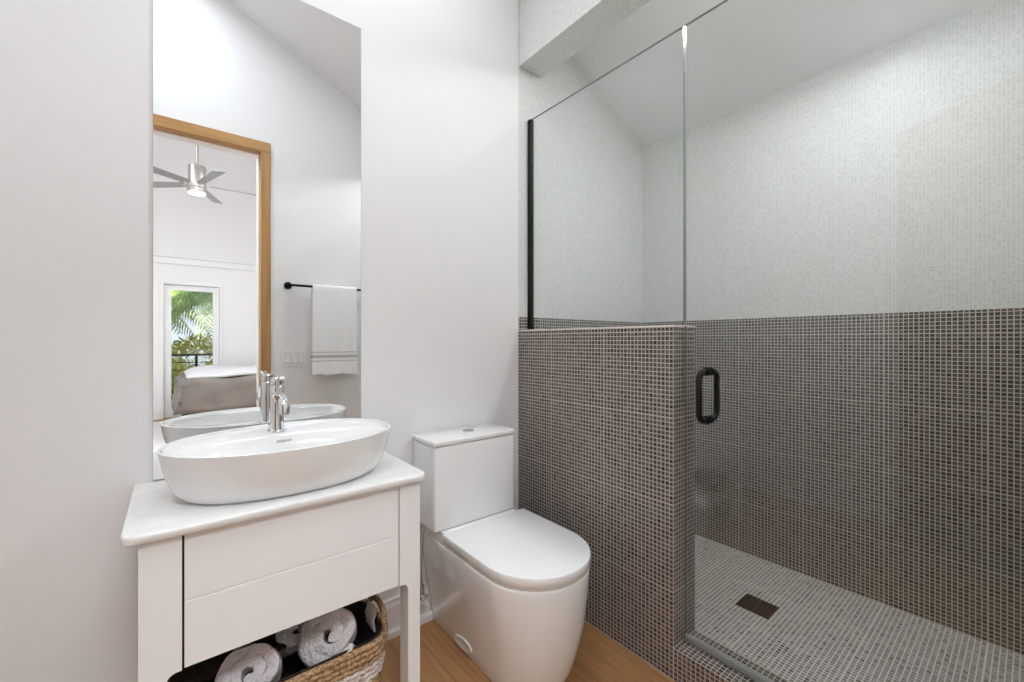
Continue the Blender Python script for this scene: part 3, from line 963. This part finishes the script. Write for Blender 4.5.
# ------------------------------------------------------------------ doorway wall: towel bar, towel, switches (seen in the mirror)
YR = YF + 0.055      # axis of the bar
tb = thing('towel_bar', 'matte black towel bar on the white wall beside the oak doorway', 'towel bar', (0.93, YF, 1.563))
bm = B(); tube(bm, [(0.645, YR, 1.563), (1.245, YR, 1.563)], 0.0085, 16); obj('bar', bm, M['black'], tb, smooth=True)
for x_ in (0.645, 1.245):
    bm = B()
    tube(bm, [(x_, YF, 1.563), (x_, YF + 0.008, 1.563)], 0.026, 24)
    tube(bm, [(x_, YF + 0.006, 1.563), (x_, YR + 0.012, 1.563)], 0.011, 16)
    obj('bracket', bm, M['black'], tb, smooth=True, angle=35)
ht = B()
TX0, TX1 = 0.792, 1.103
nw, prof = 24, []
R0 = 0.013
for k in range(27):
    z_ = 0.925 + (1.563 - 0.925) * k / 26
    prof.append((YR + R0 + 0.006, z_, 1))
for k in range(1, 8):
    a = PI * k / 8
    prof.append((YR + R0 * math.cos(a) + 0.006 * (1 - k / 8), 1.563 + R0 * math.sin(a), 1))
for k in range(22):
    prof.append((YR - R0, 1.563 - 0.55 * k / 21, 0))
grid_o, grid_i = [], []
for (y_, z_, fr_), i in zip(prof, range(len(prof))):
    ro, ri = [], []
    drop = max(0.0, (1.563 - z_) / 0.63)
    if i == 0: ny, nz = 1, 0
    pa = prof[max(0, i - 1)]; pb = prof[min(len(prof) - 1, i + 1)]
    ty, tz = pb[0] - pa[0], pb[1] - pa[1]
    ln = math.hypot(ty, tz) or 1
    ny, nz = tz / ln, -ty / ln
    for j in range(nw + 1):
        u_ = j / nw
        wv_ = (0.006 * math.sin(u_ * 9 + 0.6) + 0.004 * math.sin(u_ * 17 + 2 + drop * 2)) * drop * (1 if fr_ else 0.5)
        x_ = TX0 + (TX1 - TX0) * u_ + (u_ - 0.5) * 0.012 * drop
        fat = 0.0045 * (1.35 if (fr_ and z_ < 0.985) else 1.0)
        hem = 0.006 * math.sin(u_ * 12) * (1 if i == 0 else 0)
        ro.append((x_, y_ + wv_ + ny * fat, z_ + nz * fat + hem)); ri.append((x_, y_ + wv_ - ny * fat, z_ - nz * fat + hem))
    grid_o.append(ro + list(reversed(ri)))
loft(ht, grid_o)
tw = obj('hand_towel', ht, M['towel'], None, smooth=True, angle=70)
tag(tw, 'white towel with grey stripes near its hem hanging over the black bar', 'towel')
sw = thing('light_switch', 'white triple rocker switch plate on the wall below the towel bar', 'light switch', (0.6845, YF, 1.048))
bm = B(); bx(bm, 0.602, 0.767, YF, YF + 0.006, 0.986, 1.107, 0.0025); obj('plate', bm, M['switch'], sw)
for k in range(3):
    xc = 0.6845 + (k - 1) * 0.046
    bm = B(); bx(bm, xc - 0.0175, xc + 0.0175, YF + 0.0055, YF + 0.0066, 1.012, 1.084); fr0 = obj('switch_recess', bm, M['switch_gap'], sw)
    bm = B()
    prism(bm, [(YF + 0.0060, 1.0145), (YF + 0.0130, 1.0145), (YF + 0.0085, 1.048), (YF + 0.0075, 1.0815), (YF + 0.0060, 1.0815)], 0, xc - 0.0155, xc + 0.0155)
    obj('rocker', bm, M['switch'], fr0)

# ------------------------------------------------------------------ bedroom (seen in the mirror)
fan = thing('ceiling_fan', 'brushed nickel ceiling fan with grey blades and a lit lamp in the bedroom', 'ceiling fan', (0.231, -2.8, 2.84))
FXc, FYc = 0.231, -2.8
bm = B(); lathe(bm, [(0, 2.915), (0.088, 2.915), (0.092, 2.925), (0.092, 2.945), (0.085, 2.95), (0.085, 3.15), (0.08, 3.165), (0, 3.17)], (FXc, FYc, 0), 36); obj('motor', bm, M['nickel'], fan, smooth=True, angle=35)
bm = B(); lathe(bm, [(0, 2.857), (0.088, 2.857), (0.092, 2.865), (0.092, 2.905), (0.082, 2.914), (0, 2.914)], (FXc, FYc, 0), 36); lk = obj('light_kit', bm, M['nickel'], fan, smooth=True, angle=35)
bm = B(); lathe(bm, [(0, 2.842), (0.05, 2.844), (0.078, 2.850), (0.082, 2.857), (0, 2.857)], (FXc, FYc, 0), 36); obj('lamp_lens', bm, M['lamp_glow'], lk, smooth=True)
bm = B(); tube(bm, [(FXc, FYc, 3.16), (FXc, FYc, 4.74)], 0.016, 16); obj('downrod', bm, M['nickel'], fan, smooth=True)
bm = B(); lathe(bm, [(0, -0.075), (0.03, -0.075), (0.065, -0.04), (0.07, 0.03), (0, 0.03)], (FXc, FYc, 4.72), 32); obj('canopy', bm, M['nickel'], fan, smooth=True, angle=35)
for k in range(5):
    a = math.radians(3 + 72 * k)
    bm = B()
    t = B()
    n_ = 14
    top, bot = [], []
    outl = []
    for i in range(n_ + 1):
        s_ = i / n_
        outl.append((0.12 + 0.56 * s_, -0.052 - 0.012 * s_))
    for i in range(n_, -1, -1):
        s_ = i / n_
        outl.append((0.12 + 0.53 * s_ , 0.045 + 0.018 * s_))
    prism(t, outl, 2, -0.003, 0.003)
    merge(bm, t, 0, Matrix.Translation((FXc, FYc, 2.955)) @ Matrix.Rotation(a, 4, 'Z') @ Matrix.Rotation(math.radians(-12), 4, 'X'))
    bl = obj('blade', bm, M['fan_blade'], fan)
    bm = B(); t = B(); bx(t, 0.07, 0.16, -0.02, 0.02, -0.009, -0.003, 0.002)
    merge(bm, t, 0, Matrix.Translation((FXc, FYc, 2.955)) @ Matrix.Rotation(a, 4, 'Z') @ Matrix.Rotation(math.radians(-12), 4, 'X'))
    obj('blade_iron', bm, M['nickel'], bl)

bed = thing('bed', 'low bed with white top and rumpled taupe cover in the bedroom', 'bed', (0.95, -3.8, 0))
bm = B(); bx(bm, 0.12, 1.95, -4.62, -3.07, 0.06, 0.34, 0.02)
for x_ in (0.2, 1.87):
    for y_ in (-4.54, -3.14):
        bx(bm, x_ - 0.03, x_ + 0.03, y_ - 0.03, y_ + 0.03, 0.0, 0.07)
obj('bed_base', bm, M['bed_base'], bed)
bm = B(); bx(bm, 0.11, 1.97, -4.63, -3.06, 0.34, 0.68, 0.06, 4); obj('mattress', bm, M['sheet'], bed, smooth=True)
def drape(x0, x1, y0, y1, ztop, zbot, seed, puff, nx=60, ny=44, thick=0.0):
    rnd = random.Random(seed)
    ph = [rnd.uniform(0, 6.28) for _ in range(8)]
    b_ = B()
    ov = ztop - zbot
    xs = [x0 - ov + (x1 - x0 + 2 * ov) * i / nx for i in range(nx + 1)]
    ys = [y0 - ov + (y1 - y0 + 2 * ov) * j / ny for j in range(ny + 1)]
    g = []
    for x_ in xs:
        row = []
        for y_ in ys:
            cx_ = min(max(x_, x0), x1); cy_ = min(max(y_, y0), y1)
            dx, dy = x_ - cx_, y_ - cy_
            dn_ = min(max(abs(dx), abs(dy)), ov)
            w_ = 0.013 * math.sin(7 * x_ + 4 * y_ + ph[0]) + 0.010 * math.sin(11 * x_ - 7 * y_ + ph[1]) + 0.007 * math.sin(19 * y_ + 9 * x_ + ph[2])
            px_ = cx_ + math.copysign(min(0.03 + 0.10 * dn_, abs(dx)), dx) + (w_ * 1.3 if abs(dx) > 0.02 else 0)
            py_ = cy_ + math.copysign(min(0.03 + 0.10 * dn_, abs(dy)), dy) + (w_ * 1.3 if abs(dy) > 0.02 else 0)
            rim_ = min(1.0, min(x_ - x0, x1 - x_, y_ - y0, y1 - y_) / 0.18) if dn_ == 0 else 0
            pz = ztop - dn_ + w_ * (1.0 if dn_ < 0.03 else 0.4) + puff * max(0, rim_)
            row.append(b_.verts.new((px_, py_, pz)))
        g.append(row)
    for i in range(nx):
        for j in range(ny):
            b_.faces.new((g[i][j], g[i + 1][j], g[i + 1][j + 1], g[i][j + 1]))
    return b_
bm = drape(0.10, 1.98, -4.64, -3.05, 0.715, 0.325, 4, 0.02)
dv = obj('taupe_cover', bm, M['duvet'], bed, smooth=True, angle=80); dv['label'] = 'rumpled taupe bed cover hanging over the sides'
md = dv.modifiers.new('thickness', 'SOLIDIFY'); md.thickness = 0.012; md.offset = 1
bm = drape(0.16, 1.96, -4.58, -3.14, 0.745, 0.73, 9, 0.045, 60, 44)
dv2 = obj('white_duvet', bm, M['sheet'], bed, smooth=True, angle=80); dv2['label'] = 'puffy white bed top'
md = dv2.modifiers.new('thickness', 'SOLIDIFY'); md.thickness = 0.03; md.offset = 0

rug = B(); bx(rug, -1.6, 0.06, -4.7, -0.75, 0.0, 0.012, 0.004)
rg = obj('area_rug', rug, simple('pale_rug', (0.78, 0.76, 0.74), 0.95, noise=0.05, nscale=60, bump=0.5, bscale=200))
tag(rg, 'pale woven area rug on the bedroom floor beside the bed', 'rug')

# ------------------------------------------------------------------ outside: balcony, railing, garden
bm = B(); bx(bm, -4, 5, -6.4, YBED - 0.12, -0.15, -0.02); struct('floor_balcony', bm, M['deck'])
bm = B(); bx(bm, -14, 14, -24, -6.4, -0.5, -0.3); struct('ground', bm, M['soil'])
rl = thing('balcony_railing', 'black metal balcony railing beyond the glazed bedroom door', 'railing', (0.3, -6.25, -0.02))
bm = B(); bx(bm, -2.2, 2.8, -6.275, -6.225, 0.905, 0.94, 0.004); obj('top_rail', bm, M['black'], rl)
for k in range(5):
    x_ = -2.0 + 1.1775 * k
    bm = B(); bx(bm, x_ - 0.02, x_ + 0.02, -6.27, -6.23, -0.02, 0.906); obj('post', bm, M['black'], rl)
for k in range(6):
    z_ = 0.79 - 0.13 * k
    bm = B(); tube(bm, [(-2.2, -6.25, z_), (2.8, -6.25, z_)], 0.006, 8); obj('cable', bm, M['black'], rl)

def palm(label, base, height, nfr, flen, seed, leafm):
    rnd = random.Random(seed)
    o_ = thing('palm_tree', label, 'palm', base, 'palms outside the bedroom')
    b_ = B()
    tube(b_, [(base[0], base[1], base[2]), (base[0] + 0.03, base[1], base[2] + height * 0.5), (base[0], base[1], base[2] + height)], [0.11, 0.09, 0.07], 12)
    obj('trunk', b_, M['trunk'], o_, smooth=True)
    b_ = B()
    c = Vector((base[0], base[1], base[2] + height))
    for f in range(nfr):
        az = 2 * PI * f / nfr * 2.4 + rnd.uniform(-0.3, 0.3)
        el = rnd.uniform(0.15, 1.25)
        d_ = Vector((math.cos(az), math.sin(az), 0))
        L_ = flen * rnd.uniform(0.8, 1.15)
        pts = []
        n = 16
        for i in range(n + 1):
            s_ = i / n
            pts.append(c + d_ * (L_ * s_ * math.cos(el * (1 - s_ * 0.4))) + Vector((0, 0, L_ * (math.sin(el) * s_ - 0.85 * s_ * s_))))
        tube(b_, pts, [0.014 * (1 - 0.8 * i / n) for i in range(n + 1)], 5)
        side = d_.cross(Vector((0, 0, 1)))
        for i in range(2, n * 2 + 1):
            s_ = i / (2 * n)
            i0 = min(int(s_ * n), n - 1); fr_ = s_ * n - i0
            p = pts[i0].lerp(pts[i0 + 1], fr_)
            tg = (pts[i0 + 1] - pts[i0]).normalized()
            ll = 0.42 * flen * math.sin(PI * (0.12 + 0.82 * s_)) * 0.75
            for sd_ in (-1, 1):
                dirv = (side * sd_ * 0.9 + tg * 0.55 + Vector((0, 0, -0.30 - rnd.uniform(0, 0.3)))).normalized()
                tip = p + dirv * ll + Vector((0, 0, -0.12 * ll))
                mid = p + dirv * ll * 0.5 + Vector((0, 0, 0.03 * ll))
                wv_ = tg * 0.017
                v0 = b_.verts.new(p - wv_ * 0.6); v1 = b_.verts.new(p + wv_ * 0.6)
                v2 = b_.verts.new(mid + wv_); v3 = b_.verts.new(mid - wv_); v4 = b_.verts.new(tip)
                b_.faces.new((v0, v1, v2, v3)); b_.faces.new((v3, v2, v4))
    obj('fronds', b_, M[leafm], o_)
    return o_
palm('tall green feather palm rising close behind the right of the balcony railing', (1.05, -7.5, -0.3), 2.45, 36, 1.6, 2, 'leaf')
palm('yellow green feather palm behind the left of the balcony railing', (-0.75, -8.4, -0.3), 2.4, 34, 1.7, 5, 'leaf_pale')
palm('farthest green feather palm filling the gap between the two nearer palms', (1.5, -11.6, -0.3), 3.2, 40, 2.5, 9, 'leaf_pale')
def shrub(label, c, r_, n, seed, leafm):
    rnd = random.Random(seed)
    o_ = thing('garden_shrub', label, 'shrub', (c[0], c[1], -0.3), 'shrubs below the palms')
    b_ = B()
    for k in range(n):
        d_ = Vector((rnd.gauss(0, 1), rnd.gauss(0, 1), rnd.gauss(0, 1))).normalized()
        p = Vector(c) + Vector((d_.x * r_, d_.y * r_, d_.z * r_ * 0.85)) * rnd.uniform(0.55, 1.0)
        u_ = d_.cross(Vector((rnd.gauss(0, 1), rnd.gauss(0, 1), rnd.gauss(0, 1)))).normalized()
        w_ = (d_ + u_ * rnd.uniform(-1, 1) + Vector((0, 0, -0.3))).normalized()
        ln_ = rnd.uniform(0.10, 0.2)
        v = [b_.verts.new(p), b_.verts.new(p + w_ * ln_ * 0.5 + u_ * 0.035), b_.verts.new(p + w_ * ln_ + Vector((0, 0, -0.02))), b_.verts.new(p + w_ * ln_ * 0.5 - u_ * 0.035)]
        b_.faces.new(v)
    obj('foliage', b_, M[leafm], o_)
    b_ = B()
    for k in range(5):
        a = 2 * PI * k / 5
        tube(b_, [(c[0], c[1], -0.32), (c[0] + 0.3 * r_ * math.cos(a), c[1] + 0.3 * r_ * math.sin(a), c[2] * 0.5), (c[0] + 0.6 * r_ * math.cos(a), c[1] + 0.6 * r_ * math.sin(a), c[2])], [0.02, 0.014, 0.006], 6)
    obj('stems', b_, M['trunk'], o_)
shrub('lime yellow bush low behind the left of the balcony railing', (-0.05, -7.05, 0.30), 0.50, 1300, 1, 'leaf_lime')
shrub('lime yellow bush low behind the right of the balcony railing', (1.0, -7.1, 0.40), 0.52, 1300, 4, 'leaf_lime')
shrub('rounded lime bush farther back between the two nearer lime bushes', (0.5, -8.7, 0.55), 0.85, 2200, 6, 'leaf_lime')
